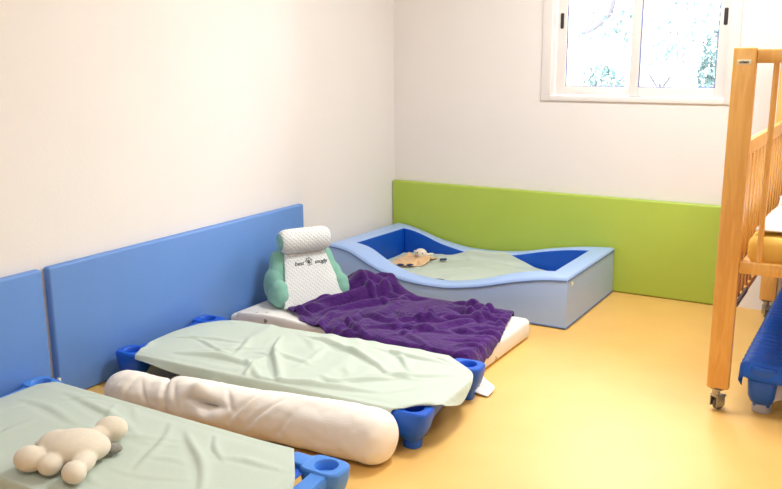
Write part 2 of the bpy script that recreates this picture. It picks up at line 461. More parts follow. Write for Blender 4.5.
# ============================================================ wall mats
def padded_panel(name, a, b, m, label, group=None, seam_axis=None):
    e = empty(name, ((a[0]+b[0])/2, (a[1]+b[1])/2, 0))
    L = e.location
    n = 14
    bm = bm_new(); bm_box(bm, [a[i]-L[i] for i in range(3)], [b[i]-L[i] for i in range(3)], .012, 4)
    o = autosmooth(link('vinyl_cover', mesh_of(bm), m, e), 50)
    return e
bp1 = padded_panel('wall_mat', (.001, -4.55, .002), (.041, -2.833, .572), 'blue_mat', '')
tag(bp1, 'light blue padded wall mat, cut off by the left edge of the picture', 'wall mat')
bp2 = padded_panel('wall_mat', (.001, -2.803, .002), (.041, -1.088, .572), 'blue_mat', '')
tag(bp2, 'light blue padded wall mat, the whole long one behind the middle cot', 'wall mat')
for pnl, yy in ((bp2, -2.803), (bp1, -2.833)):
    s = 1 if yy > -2.81 else -1
    v = box('velcro_tab', (.030-pnl.location.x, yy-pnl.location.y-.003 if s > 0 else yy-pnl.location.y-.008, .055), (.0425-pnl.location.x, yy-pnl.location.y+(.008 if s > 0 else .003), .10), 'label', pnl, .001)
gp = padded_panel('wall_mat', (.004, -.041, .002), (2.125, -.001, .572), 'green_mat', '')
tag(gp, 'green padded wall mat under the window, behind the padded trough', 'wall mat')

# ============================================================ padded trough
tr = empty('padded_sleep_trough', (.8, -.47, 0))
tag(tr, 'pale blue vinyl sleeping trough with wavy rim and royal blue inside, in the corner', 'trough')
TX0, TX1, TY0, TY1 = .055, 1.545, -.875, -.055
FT = [(0, .300), (.08, .302), (.2, .287), (.3, .235), (.41, .190), (.55, .157), (.7, .145), (.86, .148), (1.05, .182), (1.25, .237), (1.42, .272), (1.6, .285)]
BT = [(0, .29), (.12, .285), (.24, .257), (.38, .212), (.6, .175), (.8, .174), (1.0, .197), (1.2, .24), (1.4, .27), (1.6, .282)]
def smooth_tab(T):
    xs = np.linspace(0, 1.6, 161); y = np.interp(xs, [a for a, _ in T], [b for _, b in T])
    for _ in range(30): y[1:-1] = (y[:-2]+y[1:-1]*2+y[2:])/4
    return lambda x: float(np.interp(x, xs, y))
hF, hB = smooth_tab(FT), smooth_tab(BT)
WT = .115
def profile(outer_s, h, rad=.018):
    """cross section across a wall: list of (offset from outer face inward, z, mat)"""
    pr = [(0, .004), (0, h*.5), (0, h-rad)]
    for k in range(1, 5):
        a = PI/2*k/4; pr.append((rad-rad*math.cos(a), h-rad+rad*math.sin(a)))
    pr.append((WT/2, h+.003))
    for k in range(0, 5):
        a = PI/2*k/4; pr.append((WT-rad+rad*math.sin(a), h-rad+rad*math.cos(a)))
    pr += [(WT, h*.5), (WT, .004)]
    return pr
def trough_wall(kind):
    ox, oy = tr.location.x, tr.location.y
    N = 61; V = []; F = []; mi = []
    for i in range(N):
        s = i/(N-1)
        if kind in 'FB':
            x = TX0+(TX1-TX0)*s; h = hF(x) if kind == 'F' else hB(x)
            pr = profile(0, h)
            for w, z in pr:
                # mitred ends
                xm = (TX0+w)*(1-s)+(TX1-w)*s
                y = TY0+w if kind == 'F' else TY1-w
                V.append((xm-ox, y-oy, z))
        else:
            xx = TX0 if kind == 'L' else TX1
            ha, hb = hF(xx), hB(xx); h = ha+(hb-ha)*s
            if kind == 'L': h = ha+(hb-ha)*s
            for w, z in profile(0, h):
                ym = (TY0+w)*(1-s)+(TY1-w)*s
                x = TX0+w if kind == 'L' else TX1-w
                V.append((x-ox, ym-oy, z))
    K = len(profile(0, .2))
    for i in range(N-1):
        for k in range(K-1):
            a = i*K+k; F.append((a, a+1, a+K+1, a+K)); mi.append(1 if k >= K-4 else 0)
        F.append((i*K+K-1, i*K, (i+1)*K, (i+1)*K+K-1)); mi.append(0)
    F.append(tuple(range(K))); mi.append(0); F.append(tuple(range((N-1)*K, N*K))[::-1]); mi.append(0)
    me = bpy.data.meshes.new('w'); me.from_pydata(V, [], F)
    o = link({'F': 'front_wall', 'B': 'back_wall', 'L': 'head_wall', 'R': 'foot_wall'}[kind], me, ['trough', 'trough_in'], tr)
    me.polygons.foreach_set('material_index', mi)
    bm = bmesh.new(); bm.from_mesh(me); bmesh.ops.recalc_face_normals(bm, faces=bm.faces[:]); bm.to_mesh(me); bm.free()
    return autosmooth(o, 50)
walls = {k: trough_wall(k) for k in 'FBLR'}
# piping just below the outer top edge, and along the foot
ox, oy = tr.location.x, tr.location.y
def piping(pts, parent, name='piping', r=.0036):
    link(name, tube_path(pts, [r]*len(pts), 8), 'seam', parent)
piping([(x-ox, TY0-.0005-oy, hF(x)-.020) for x in np.linspace(TX0+.01, TX1-.004, 60)], walls['F'])
piping([(TX1+.0005-ox, y-oy, hF(TX1)*(1-s)+hB(TX1)*s-.020) for s, y in zip(np.linspace(0, 1, 30), np.linspace(TY0+.004, TY1, 30))], walls['R'])
piping([(x-ox, TY0-.0005-oy, .009) for x in np.linspace(TX0+.01, TX1-.003, 20)], walls['F'])
piping([(TX1+.0005-ox, y-oy, .009) for y in np.linspace(TY0+.004, TY1, 20)], walls['R'])
sn = cyl('snap', (TX1-.001-ox, -.80-oy, .232), (TX1+.004-ox, -.80-oy, .232), .010, 'label', walls['R'], n=16, bev=.001)
tag(sn, 'small white press stud')
box('base_cushion', (TX0+WT+.002-ox, TY0+WT+.002-oy, .003), (TX1-WT-.002-ox, TY1-WT-.002-oy, .105), 'cream', tr, .015, 3)
# sheet in the trough
def hf_tr(x, y):
    x = np.asarray(x, float); y = np.asarray(y, float)
    xs = np.linspace(0, 1.6, 81)
    hf = np.interp(x, xs, [hF(a) for a in xs]); hb = np.interp(x, xs, [hB(a) for a in xs])
    ss = lambda q: np.clip(q, 0, 1)**2*(3-2*np.clip(q, 0, 1))
    base = .109 + .012*np.clip((x-.4)/.5, 0, 1)
    wf = ss((TY0+WT+.012-y)/.02); wb = ss((y-(TY1-WT-.012))/.02)
    wl = ss((TX0+WT+.012-x)/.02); wr = ss((x-(TX1-WT-.012))/.02)
    h = base*(1-np.maximum(wf, wb)) + (hf+.003)*wf+(hb+.003)*wb
    e = np.maximum(wl, wr); h = h*(1-e)+.29*e
    return h
P = drape(44, 24, patch([(0, .185), (1, .19)], [(0, 1.41), (.5, 1.425), (1, 1.34)],
                        [(0, -.752), (.45, -.765), (1, -.75)], [(0, -.18), (.3, -.175), (.42, -.125), (.62, -.125), (.8, -.20), (1, -.30)]), hf_tr, seed=4, slack=1.02, amp=.02, steps=90, freqs=(1.5, 3, 5))
P = folds(refine(P, 3), [((.25, -.25), (.75, -.20), .02, .012, .2), ((.6, -.2), (1.2, -.35), .025, .012, .2), ((.5, -.6), (.9, -.3), .02, .008, .3)], 16, 5, -.2, .7, (.15, .5), (.01, .02), (.002, .006))
P[..., 2] = np.maximum(P[..., 2], hf_tr(P[..., 0], P[..., 1])+.004)
ts = cloth_obj('trough_sheet', P, 'sheet'); tag(ts, 'pale green cotton sheet lying inside the blue padded trough', 'sheet')

# comforter toy in the trough
cf = empty('comforter_toy', (.40, -.40, .12)); tag(cf, 'peach comforter cloth toy with bunny head and navy tags, inside the blue trough', 'soft toy')
def hf_c(x, y): return .118 + .035*np.exp(-(((x-.40)/.07)**2+((y+.36)/.05)**2)) + 0*x
P = drape(22, 18, patch([(0, .29), (.6, .27), (1, .31)], [(0, .47), (1, .46)], [(0, -.52), (.5, -.55), (1, -.47)], [(0, -.28), (1, -.25)]), hf_c, seed=9, slack=1.12, amp=.02, steps=80, freqs=(4, 8, 12), t=.006)
P = folds(refine(P, 3), (), 16, 2, .5, 1.2, (.08, .2), (.008, .014), (.006, .016), sharp=False)
o = cloth_obj('blanket_square', P - np.array(cf.location), 'peach', .005, cf)
hd = blob('head', [((.01, .03, .055), (.04, .035, .032), (0, 0, 0)), ((-.035, .055, .05), (.035, .014, .010), (0, .2, -.6)), ((.055, .05, .048), (.035, .014, .010), (0, -.2, .5)), ((.018, .008, .048), (.018, .014, .013), (0, 0, 0))], 'plush', cf, .004, 4)
for dx in (-.008, .03):
    e = blob('eye', [((dx+.01, -.001, .066), (.0045, .004, .0045), (0, 0, 0))], 'ink', hd, .0015, 1)
for x, y, rz in ((.135, .095, .4), (-.03, -.155, .2), (.02, -.13, -.5)):
    bm = bm_box(bm_new(), (-.022, -.015, -.003), (.022, .015, .003), .002)
    g = link('corner_tag', mesh_of(bm), 'navy', cf, loc=(x, y, .016)); g.rotation_euler = (0.15, -.1, rz); tag(g, 'navy corner tag')

# ============================================================ stacking cots
def superell(n, rx, ry, p=3.2):
    out = []
    for k in range(n):
        a = 2*PI*k/n; c, s = math.cos(a), math.sin(a)
        out.append((rx*math.copysign(abs(c)**(2/p), c), ry*math.copysign(abs(s)**(2/p), s)))
    return out
def corner_block(sx, sy, mtl, n=32):
    """corner casting: foot, flared body, stacking socket in the top"""
    V = []; F = []
    levels = [(0, .030, .030, 2.4), (.003, .034, .034, 2.4), (.036, .036, .036, 2.4), (.044, .046, .044, 2.6), (.07, .060, .054, 3), (.105, .070, .055, 3.6), (.140, .074, .057, 4), (.146, .072, .055, 4), (.150, .067, .051, 4)]
    for z, rx, ry, p in levels:
        V += [(x, y, z) for x, y in superell(n, rx, ry, p)]
    nl = len(levels)
    for z, r in ((.150, .040), (.146, .037), (.118, .034)):
        V += [(sx*.006+r*math.cos(2*PI*k/n), r*math.sin(2*PI*k/n), z) for k in range(n)]
    nl += 3
    for l in range(nl-1):
        for k in range(n):
            a = l*n+k; b = l*n+(k+1) % n; F.append((a, b, b+n, a+n))
    F.append(tuple(range(n))[::-1]); F.append(tuple(range((nl-1)*n, nl*n)))
    me = bpy.data.meshes.new('c'); me.from_pydata(V, [], F)
    return me
def make_cot(name, Lx, Wy, mp, label, canvas='cot_canvas', foot=None, ribs=False, bar=None):
    """long axis local x; origin = floor centre"""
    t = empty(name); tag(t, label, 'cot')
    hx, hy = Lx/2-.075, Wy/2-.065
    for sx in (-1, 1):
        ef = None
        bm = bm_new()
        # arched end bar
        N = 15; V = []; F = []
        for i in range(N):
            s = i/(N-1); y = -hy+.04+(2*hy-.08)*s; arch = .045*math.sin(PI*s)**.7
            zb = .058+arch*.9; zt = .146-.012*math.sin(PI*s)**.5
            for x, z in ((-.026, zb), (.030, zb), (.036, zt-.012), (.030, zt), (-.024, zt), (-.030, zt-.008)):
                V.append((sx*(hx+.010)+sx*x, y, z))
        for i in range(N-1):
            for k in range(6): a = i*6+k; b = i*6+(k+1) % 6; F.append((a, b, b+6, a+6))
        F.append(tuple(range(6))); F.append(tuple(range((N-1)*6, N*6))[::-1])
        me = bpy.data.meshes.new('bar'); me.from_pydata(V, [], F)
        b2 = bmesh.new(); b2.from_mesh(me); bmesh.ops.recalc_face_normals(b2, faces=b2.faces[:]); b2.to_mesh(me); b2.free()
        ef = autosmooth(link('end_bar', me, bar or mp, t), 45)
        for sy in (-1, 1):
            me = corner_block(sx, sy, mp)
            lg = autosmooth(link('leg', me, mp, t, loc=(sx*hx, sy*hy, 0)), 35)
            if foot:
                cyl('foot_cap', (0, 0, -.001), (0, 0, .040), .0375, foot, lg, n=24, bev=.003)
            pd = box('clip', (-.040, -.034, .130), (.040, .034, .1515), mp, lg, .007, 3)
            pd.location = (-sx*.095, -sy*.004, 0)
    for sy in (-1, 1):
        cyl('side_tube', (-hx+.03, sy*(hy+.004), .118), (hx-.03, sy*(hy+.004), .118), .015, 'tube', t, n=16)
    # canvas: wraps the tubes
    nx, ny = (110 if ribs else 30), 24
    P = np.zeros((ny, nx, 3))
    for j in range(ny):
        v = j/(ny-1)*2-1
        for i in range(nx):
            x = (-hx+.045+(2*hx-.09)*i/(nx-1)) if not ribs else (-hx-.078+(2*hx+.156)*i/(nx-1))
            if abs(v) > .82:
                a = (abs(v)-.82)/.18*PI*.9; yy = (hy+.004)+.019*math.sin(a); zz = .118+.019*math.cos(a)
            else:
                yy = abs(v)/.82*(hy+.004); zz = .137-.010*(1-(abs(v)/.82)**2)
            if ribs:
                yy += .062*min(1, abs(v)/.5); zz += .026 - .05*max(0, (abs(x)-hx-.045)/.033)
            z2 = zz + (.011*math.sin(2*PI*x/.055)*(1 if abs(v) < .82 else .5) if ribs else 0)
            P[j, i] = (x, math.copysign(yy, v), z2)
    cv = link('canvas', grid_mesh(P), canvas, t)
    s = cv.modifiers.new('t', 'SOLIDIFY'); s.thickness = .003; s.offset = 0
    return t
COT_L = 1.51; COT_W = .63
c1 = make_cot('stacking_cot', COT_L, COT_W, 'cot_blue_light', 'light blue stacking cot nearest the camera, with the plush toy lying on its sheet')
c1.location = (.808, -3.197, 0)
c2 = make_cot('stacking_cot', COT_L, COT_W, 'cot_blue', 'royal blue low cot between the mattress and the cream bolster, under a rumpled sheet')
c2.location = (.818, -2.212, 0); c2.rotation_euler.z = .052

def hf_c1(x, y):
    return sbox(x, y, .14, 1.48, -3.515, -2.92, .150, .02)
P = drape(42, 20, patch([(0, .215), (.25, .09), (1, .08)], [(0, 1.335), (.3, 1.49), (1, 1.52)],
                        [(0, -2.905), (1, -2.925)], [(0, -3.56), (1, -3.56)]), hf_c1, seed=21, slack=1.025, amp=.02, steps=110, freqs=(1.3, 3, 6), t=.006)
P = folds(refine(P, 4), [((.30, -2.98), (.85, -3.12), .014, .010, .3), ((.55, -2.95), (.80, -3.25), .010, .009, -.3), ((.95, -3.0), (1.30, -3.30), .014, .013, .3), ((1.05, -2.98), (1.22, -3.12), .007, .010, 0),
    ((1.15, -3.10), (1.42, -3.05), .010, .008, .2), ((.85, -2.97), (1.02, -3.3), .012, .008, .4), ((.2, -3.1), (.6, -3.15), .016, .006, .2)], 12, 3, .1, .9, (.12, .4), (.008, .016), (.002, .006), gain=1.7)
P[..., 2] = np.maximum(P[..., 2], hf_c1(P[..., 0], P[..., 1])+.004)
s1c = cloth_obj('cot_sheet', P, 'sheet'); tag(s1c, 'pale green sheet spread on the nearest cot, under the cream plush toy', 'sheet')

def hf_c2(x, y):
    dx, dy = x-.835, y+2.212; u = dx*math.cos(.052)+dy*math.sin(.052); w = -dx*math.sin(.052)+dy*math.cos(.052)
    return sbox(u, w, -.70, .755, -.305, .305, .151, .02)
P = drape(46, 22, patch([(0, .17), (.3, .15), (.62, .165), (1, .24)], [(0, 1.37), (.2, 1.53), (.5, 1.60), (.75, 1.565), (1, 1.43)],
                         [(0, -2.10), (.05, -2.00), (.12, -1.96), (.5, -1.93), (.8, -1.90), (1, -1.90)], [(0, -2.555), (.5, -2.55), (.8, -2.54), (1, -2.50)]), hf_c2, seed=35, slack=1.05, amp=.04, steps=130, freqs=(1.6, 3.5, 7), t=.006,
          slackfn=lambda X, Y: 1.02+.05*np.clip((X-.5)/.3, 0, 1))
P = folds(refine(P, 4), [((.62, -2.06), (.98, -2.52), .014, .022, -.35), ((.72, -2.30), (.80, -2.56), .010, .022, .1), ((.35, -2.45), (.78, -2.40), .022, .014, .3), ((.80, -2.50), (1.35, -2.38), .018, .014, -.3),
    ((.70, -2.0), (1.15, -2.12), .012, .016, .3), ((.92, -2.02), (1.30, -2.24), .012, .013, .3), ((1.05, -2.0), (1.45, -2.0), .010, .013, .2), ((.20, -2.30), (.55, -2.20), .010, .008, .2), ((.16, -2.37), (.20, -2.52), .008, .010, 0), ((.22, -2.25), (.62, -2.37), .008, .008, 0),
    ((1.10, -2.42), (1.45, -2.18), .014, .012, .3), ((1.2, -2.30), (1.52, -2.10), .012, .012, .2)], 14, 8, -.25, .7, (.12, .4), (.010, .018), (.003, .009), gain=2.0, box=(.5, 1.5, -2.5, -1.95))
P[..., 2] = np.maximum(P[..., 2], hf_c2(P[..., 0], P[..., 1])+.004)
s2c = cloth_obj('cot_sheet', P, 'sheet'); tag(s2c, 'rumpled pale green sheet draped over the middle cot, beside the bolster', 'sheet')

# ============================================================ bolster between the cots
def bolster():
    x0, x1 = .262, 1.530
    cl = [(.26, -2.735), (.36, -2.72), (.45, -2.70), (.55, -2.685), (.70, -2.67), (.85, -2.66), (1.0, -2.64), (1.15, -2.625), (1.3, -2.61), (1.45, -2.60), (1.6, -2.595)]
    N = 180; xs = np.linspace(x0, x1, N); ys = np.interp(xs, [a for a, _ in cl], [b for _, b in cl])
    full = np.interp(xs, [.26, .40, .50, .60, .75, .95, 1.15, 1.35, 1.6], [.080, .084, .076, .088, .090, .090, .096, .098, .097])
    for _ in range(12): full[1:-1] = (full[:-2]+2*full[1:-1]+full[2:])/4
    R = full.copy()
    for i, x in enumerate(xs):
        d = x-x0; c = .09
        if d < c: R[i] *= max(.1, (1-(1-d/c)**2.3)**(1/2.3))
        d = x1-x; c = .085
        if d < c: R[i] *= max(.1, (1-(1-d/c)**2.5)**(1/2.5))
    def disp(s, th):
        x = x0+(x1-x0)*s; d = 0
        def g(cx, wx, ct, wt, shear=0):
            dt = (th-ct+PI) % (2*PI)-PI
            return math.exp(-((x-cx-shear*dt)/wx)**2-(dt/wt)**2)
        # th = 0 faces the camera side (-y), pi/2 is the top
        d += .026*g(.745, .038, 1.05, .33) + .014*g(.75, .05, 1.0, .3) - .060*g(.780, .060, .50, .13, -.02) - .02*g(.80, .03, .35, .3) + .024*g(.80, .06, -.05, .3)
        d -= .020*g(.70, .012, .7, .5, .05)
        d -= .018*math.exp(-((x-.560-.03*math.cos(th))/.013)**2)
        d -= .012*g(.41, .008, 1.0, .9, .02) + .008*g(.47, .010, .6, .6, -.05) + .008*g(.34, .010, .6, .7, .04)
        d += -.018*g(.945, .012, .75, .7, .07) + .012*g(.975, .016, .75, .7, .07) - .014*g(1.03, .012, .5, .6, .09) + .008*g(1.06, .016, .5, .6, .09) - .010*g(1.13, .014, .2, .6, .06)
        d -= .010*g(.88, .010, .9, .5, -.06) + .010*g(.63, .012, .7, .6, -.04)
        d += .004*noise.noise(Vector((x*9, math.cos(th)*1.6, math.sin(th)*1.6)))+.003*noise.noise(Vector((x*26, math.cos(th)*3, math.sin(th)*3)))
        e = min(1, (x-x0)/.05, (x1-x)/.05)
        return d*max(0, e)
    me = tube_path([(x, y, r*.96) for x, y, r in zip(xs, ys, full)], list(R), 80, disp=disp)
    for v in me.vertices:
        if v.co.z < .004: v.co.z = .004+(v.co.z-.004)*.1
    o = link('bolster_pillow', me, 'cream_cotton'); tag(o, 'long cream bolster pillow lying on the floor between the two nearest cots', 'pillow')
bolster()

# ============================================================ plush toy on the nearest cot
def toy():
    e = empty('plush_toy', (.80, -3.33, .163), 0); tag(e, 'cream plush animal toy lying face down on the nearest cot', 'soft toy')
    b = blob('body', [((.01, -.005, .045), (.10, .085, .052), (0, 0, .4)), ((-.045, -.02, .045), (.07, .06, .045), (0, 0, .3)), ((.04, .02, .04), (.07, .065, .042), (0, 0, .3)),
                      # head at the left
                      ((-.055, -.12, .038), (.052, .046, .040), (0, 0, .2)),
                      # two near legs
                      ((.005, -.060, .032), (.052, .036, .032), (0, 0, -1.35)), ((.020, -.108, .032), (.042, .038, .032), (0, 0, -.6)),
                      ((.095, -.045, .032), (.060, .034, .031), (0, 0, -1.1)), ((.125, -.105, .032), (.046, .036, .032), (0, 0, -.4)),
                      # far arm and the raised long leg at the right
                      ((-.105, .015, .028), (.07, .022, .022), (0, 0, .9)),
                      ((-.005, .09, .035), (.06, .036, .034), (0, -.1, 1.2)), ((.0, .145, .042), (.055, .048, .042), (0, 0, .6))], 'plush', e, .0045, 7)
    g = blob('paw', [((.075, .085, .018), (.032, .022, .017), (0, 0, .4))], 'plush_grey', e, .004, 3); tag(g, 'small grey paw')
toy()

# ============================================================ mattress with printed sheet, purple blanket, backrest
mt = empty('floor_mattress', (.745, -1.425, 0)); tag(mt, 'thin white mattress on the floor between the trough and the middle cot', 'mattress')
MX0, MX1, MY0, MY1, MH = .055, 1.432, -1.78, -1.075, .105
bm = bm_box(bm_new(), (MX0-.745, MY0+1.425, .002), (MX1-.745, MY1+1.425, MH), .028, 4)
autosmooth(link('mattress_cover', mesh_of(bm), 'printed', mt), 60)
piping([(x-.745, MY0+1.425-.0, .03) for x in np.linspace(MX0+.03, MX1-.03, 12)], mt, 'piping', .002)
def hf_m(x, y):
    return sbox(x, y, MX0+.015, MX1-.02, MY0+.01, MY1-.01, MH+.001, .02)
def hf_ms(x, y):
    return hf_m(x, y)+.05*np.exp(-(((x-1.47)/.07)**2+((y+1.82)/.05)**2))+.03*np.exp(-(((x-1.30)/.2)**2+((y+1.82)/.035)**2)) + .022*np.exp(-(((x-.35)/.25)**2+((y+1.78)/.06)**2))
P = drape(50, 24, patch([(0, .075), (1, .13)], [(0, 1.38), (.7, 1.41), (.85, 1.57), (1, 1.56)], [(0, -1.16), (1, -1.22)], [(0, -1.85), (.6, -1.84), (.85, -1.87), (1, -1.89)]), hf_ms, seed=12, slack=1.02, amp=.012, steps=140, freqs=(2, 5, 9), t=.004)
P = folds(refine(P, 3), (), 30, 4, .1, .8, (.1, .3), (.008, .016), (.003, .009))
P[..., 2] = np.maximum(P[..., 2], hf_ms(P[..., 0], P[..., 1])+.004)
ms = cloth_obj('mattress_sheet', P, 'printed'); tag(ms, 'loose white sheet with tiny dark prints on the mattress, its corner spilling onto the floor', 'sheet')

# purple blanket with a heap at its far left
def hf_p(x, y):
    b = sbox(x, y, MX0+.015, MX1-.012, MY0+.0, MY1-.01, MH+.012, .03)
    g = lambda x0, y0, sx, sy, a: a*np.exp(-(((x-x0)/sx)**2+((y-y0)/sy)**2))
    return b+g(.50, -1.18, .10, .09, .135)+g(.62, -1.08, .10, .06, .085)+g(.40, -1.42, .05, .12, .045)+g(.9, -1.3, .25, .14, .012)
P = drape(44, 30, patch([(0, .43), (.25, .37), (.55, .33), (.8, .36), (1, .50)], [(0, 1.30), (.3, 1.37), (.6, 1.43), (1, 1.47)],
                         [(0, -1.06), (.25, -1.02), (.4, -1.07), (.7, -1.05), (1, -1.06)], [(0, -1.73), (.3, -1.80), (.7, -1.83), (1, -1.85)]), hf_p, seed=52, amp=.06, steps=130, freqs=(2.2, 4.5, 8), t=.008, bend=.15, jit=.006,
          slackfn=lambda X, Y: 1.10+.08*np.exp(-((X-.45)/.2)**2))
P = folds(refine(P, 4), [((.42, -1.60), (.66, -1.14), .030, .045, .25), ((.50, -1.62), (.78, -1.20), .022, .024, .3), ((.40, -1.68), (.50, -1.50), .025, .03, 0), ((.45, -1.06), (.66, -1.08), .03, .03, .3),
    ((1.0, -1.10), (1.33, -1.16), .020, .024, .2), ((1.02, -1.20), (1.34, -1.28), .018, .020, -.3), ((.80, -1.68), (1.25, -1.55), .020, .018, .3)], 46, 6, .35, .9, (.14, .45), (.011, .022), (.008, .022), sharp=False, curve=.6)
P[..., 2] = np.maximum(P[..., 2], .012)
P[..., 2] = np.maximum(P[..., 2], hf_m(P[..., 0], P[..., 1])+.016)
pb = cloth_obj('fleece_blanket', P, 'purple', .008); tag(pb, 'crumpled dark purple fleece blanket on the floor mattress', 'blanket')

# backrest pillow
def backrest():
    e = empty('backrest_pillow', (.285, -1.41, MH+.006), math.radians(-31)); tag(e, 'mint and white reading backrest pillow with arms, leaning by the blue wall mat', 'pillow')
    # side silhouette in local x (forward) / z, width in local y (positive = away)
    H = .295
    def slab(y0, y1, prof, name, m, puff=.02, nseg=12):
        V = []; F = []; K = len(prof)
        cx = sum(p[0] for p in prof)/K; cz = sum(p[1] for p in prof)/K
        for j in range(nseg+1):
            s = j/nseg; q = 2*s-1; sc = (1-abs(q)**5)**.35*.16+.84 if True else 1
            for x, z in prof: V.append((cx+(x-cx)*sc, y0+(y1-y0)*s, max(.002, cz+(z-cz)*sc)))
        for j in range(nseg):
            for k in range(K): a = j*K+k; b = j*K+(k+1) % K; F.append((a, b, b+K, a+K))
        F.append(tuple(range(K))[::-1]); F.append(tuple(range(nseg*K, (nseg+1)*K)))
        me = bpy.data.meshes.new('s'); me.from_pydata(V, [], F)
        b2 = bmesh.new(); b2.from_mesh(me); bmesh.ops.recalc_face_normals(b2, faces=b2.faces[:]); b2.to_mesh(me); b2.free()
        o = link(name, me, m, e); return o
    # back body built as a grid of sections: trapezoid outline, thick at the base
    def body():
        n = 28; K = 30; V = []; F = []
        for j in range(n):
            t = j/(n-1); z = .003+(H-.003)*t
            hw = .210-.055*t**1.8; 
            if t > .86: hw -= .10*((t-.86)/.14)**2
            front = .13-.17*t; back = -.135-.02*t*0-.0
            back = -.12+(-.0)*t
            if t > .86: back += .03*((t-.86)/.14)**2; front -= .01*((t-.86)/.14)**2
            if t < .10: q = 1-t/.10; hw -= .02*q*q; front -= .015*q*q
            cx = (front+back)/2; hx = max(.012, (front-back)/2)
            for k in range(K):
                a = 2*PI*k/K; c, s = math.cos(a), math.sin(a)
                V.append((cx+hx*math.copysign(abs(c)**.62, c), hw*math.copysign(abs(s)**.55, s), z))
        for j in range(n-1):
            for k in range(K): a = j*K+k; b = j*K+(k+1) % K; F.append((a, b, b+K, a+K))
        F.append(tuple(range(K))[::-1]); F.append(tuple(range((n-1)*K, n*K)))
        me = bpy.data.meshes.new('b'); me.from_pydata(V, [], F); link('back', me, 'teal', e)
    body()
    for sy in (-1, 1):
        a = blob('arm', [((.05, sy*.175, .065), (.075, .05, .065), (0, 0, -sy*.1)), ((.055, sy*.172, .10), (.05, .045, .05), (0, 0, 0)), ((-.04, sy*.165, .10), (.09, .055, .10), (0, .3, 0))], 'teal', e, .006, 6)
    # white quilted front panel: curved sheet just in front of the body
    n, m = 26, 26; P = np.zeros((m, n, 3))
    for j in range(m):
        t = j/(m-1); z = .012+(H-.02)*t
        hw = (.185-.075*t**.8)
        for i in range(n):
            u = 2*i/(n-1)-1
            P[j, i] = (.13-.17*t+.012*(1-u**4)*(1-(2*t-1)**4)+.004, hw*u, z)
    o = link('front_panel', grid_mesh(P), 'quilt', e); s = o.modifiers.new('t', 'SOLIDIFY'); s.thickness = .02; s.offset = 0
    s = o.modifiers.new('ss', 'SUBSURF'); s.levels = 1; s.render_levels = 1
    tag(o, 'white quilted front panel')
    # neck roll
    rz = H+.040; rx = -.015; r = .065
    pts = [(rx, y, rz) for y in np.linspace(-.135, .135, 40)]
    R = [r*(1-abs(2*i/39-1)**9*.22) for i in range(40)]
    ro = link('neck_roll', tube_path(pts, R, 36), 'quilt', e); tag(ro, 'white quilted neck roll')
    for sy in (-1, 1):
        c = cyl('roll_end', (rx, sy*.134, rz), (rx, sy*.141, rz), .0445, 'teal', ro, n=28, bev=.004); tag(c, 'mint end of the roll')
    # lettering, on the slope of the panel
    sl = math.atan2(.17, H-.02)
    def onface(yc, zc):
        t = (zc-.012)/(H-.02); x = .13-.17*t+.012+.0155
        R_ = Matrix(((0, -math.sin(sl), math.cos(sl)), (1, 0, 0), (0, math.cos(sl), math.sin(sl)))).to_4x4()
        return Matrix.Translation((x, yc, zc)) @ R_
    text_mesh('lettering', 'best', .030, 'ink', e, onface(-.052, .218), shear=.35, bold=.0006)
    text_mesh('lettering', 'snugly', .029, 'ink', e, onface(.072, .219), shear=.35, bold=.0006)
    bm = bm_new()
    for k, (a, l) in enumerate(((-.9, .02), (-.35, .026), (.2, .028), (.8, .022), (2.2, .015), (3.6, .015))):
        c = Vector((.0+l*.6*math.sin(a), l*.6*math.cos(a)-.004, .0006)); 
        for s in range(14):
            p = [c+Vector(((math.cos(q)*.005*math.cos(-a)-math.sin(q)*l*.55*math.sin(-a)), (math.cos(q)*.005*math.sin(-a)+math.sin(q)*l*.55*math.cos(-a)), 0)) for q in (2*PI*s/14, 2*PI*(s+1)/14)]
            bm_cyl(bm, p[0], p[1], .0011, n=6)
    bm.transform(onface(.006, .221)); link('leaf_emblem', mesh_of(bm), 'ink', e)
backrest()

# ============================================================ wooden bunk with castors
bd = empty('wooden_cot_bed', (2.75, -.83, 0)); tag(bd, 'tall varnished wooden slatted cot bed on castors, at the right edge', 'bed')
BX0, BX1 = 2.367, 3.12; PW, PD = .083, .036
BY0, BY1 = -1.56, -.105
def bb(name, a, b, bev=.004, m='wood', parent=None):
    """box with its own centre as origin so the grain varies"""
    c = Vector([(a[i]+b[i])/2 for i in range(3)])
    par = parent or bd
    o = box(name, [a[i]-c[i] for i in range(3)], [b[i]-c[i] for i in range(3)], m, par, bev)
    o.location = c-bd.location if par is bd else c-bd.location-par.location
    return o
def castor(parent, x, y, rz):
    """x,y world; hangs under the post"""
    base = bd.location+parent.location
    c = bpy.data.objects.new('castor', mesh_of(castor_bm())); C.objects.link(c); c.data.materials.append(M['steel'])
    autosmooth(c)
    c.parent = parent; c.location = Vector((x, y, 0))-base; c.rotation_euler.z = rz
    w = cyl('wheel', (-.011, -.018, .027), (.011, -.018, .027), .026, 'rubber', c, n=28, bev=.004)
    cyl('hub', (-.0125, -.018, .027), (.0125, -.018, .027), .010, 'steel', w, n=16)
def castor_bm():
    bm = bm_new()
    bm_box(bm, (-.026, -.017, .0905), (.026, .017, .0955), .001)
    bm_cyl(bm, (0, 0, .062), (0, 0, .0925), .013, .016, 16)
    for s in (-1, 1): bm_box(bm, (s*.016-.002, -.034, .018), (s*.016+.002, .012, .068), .001)
    bm_box(bm, (-.018, -.034, .058), (.018, .012, .066), .002)
    bm_box(bm, (-.012, -.048, .052), (.012, -.030, .059), .002)
    return bm
posts = []
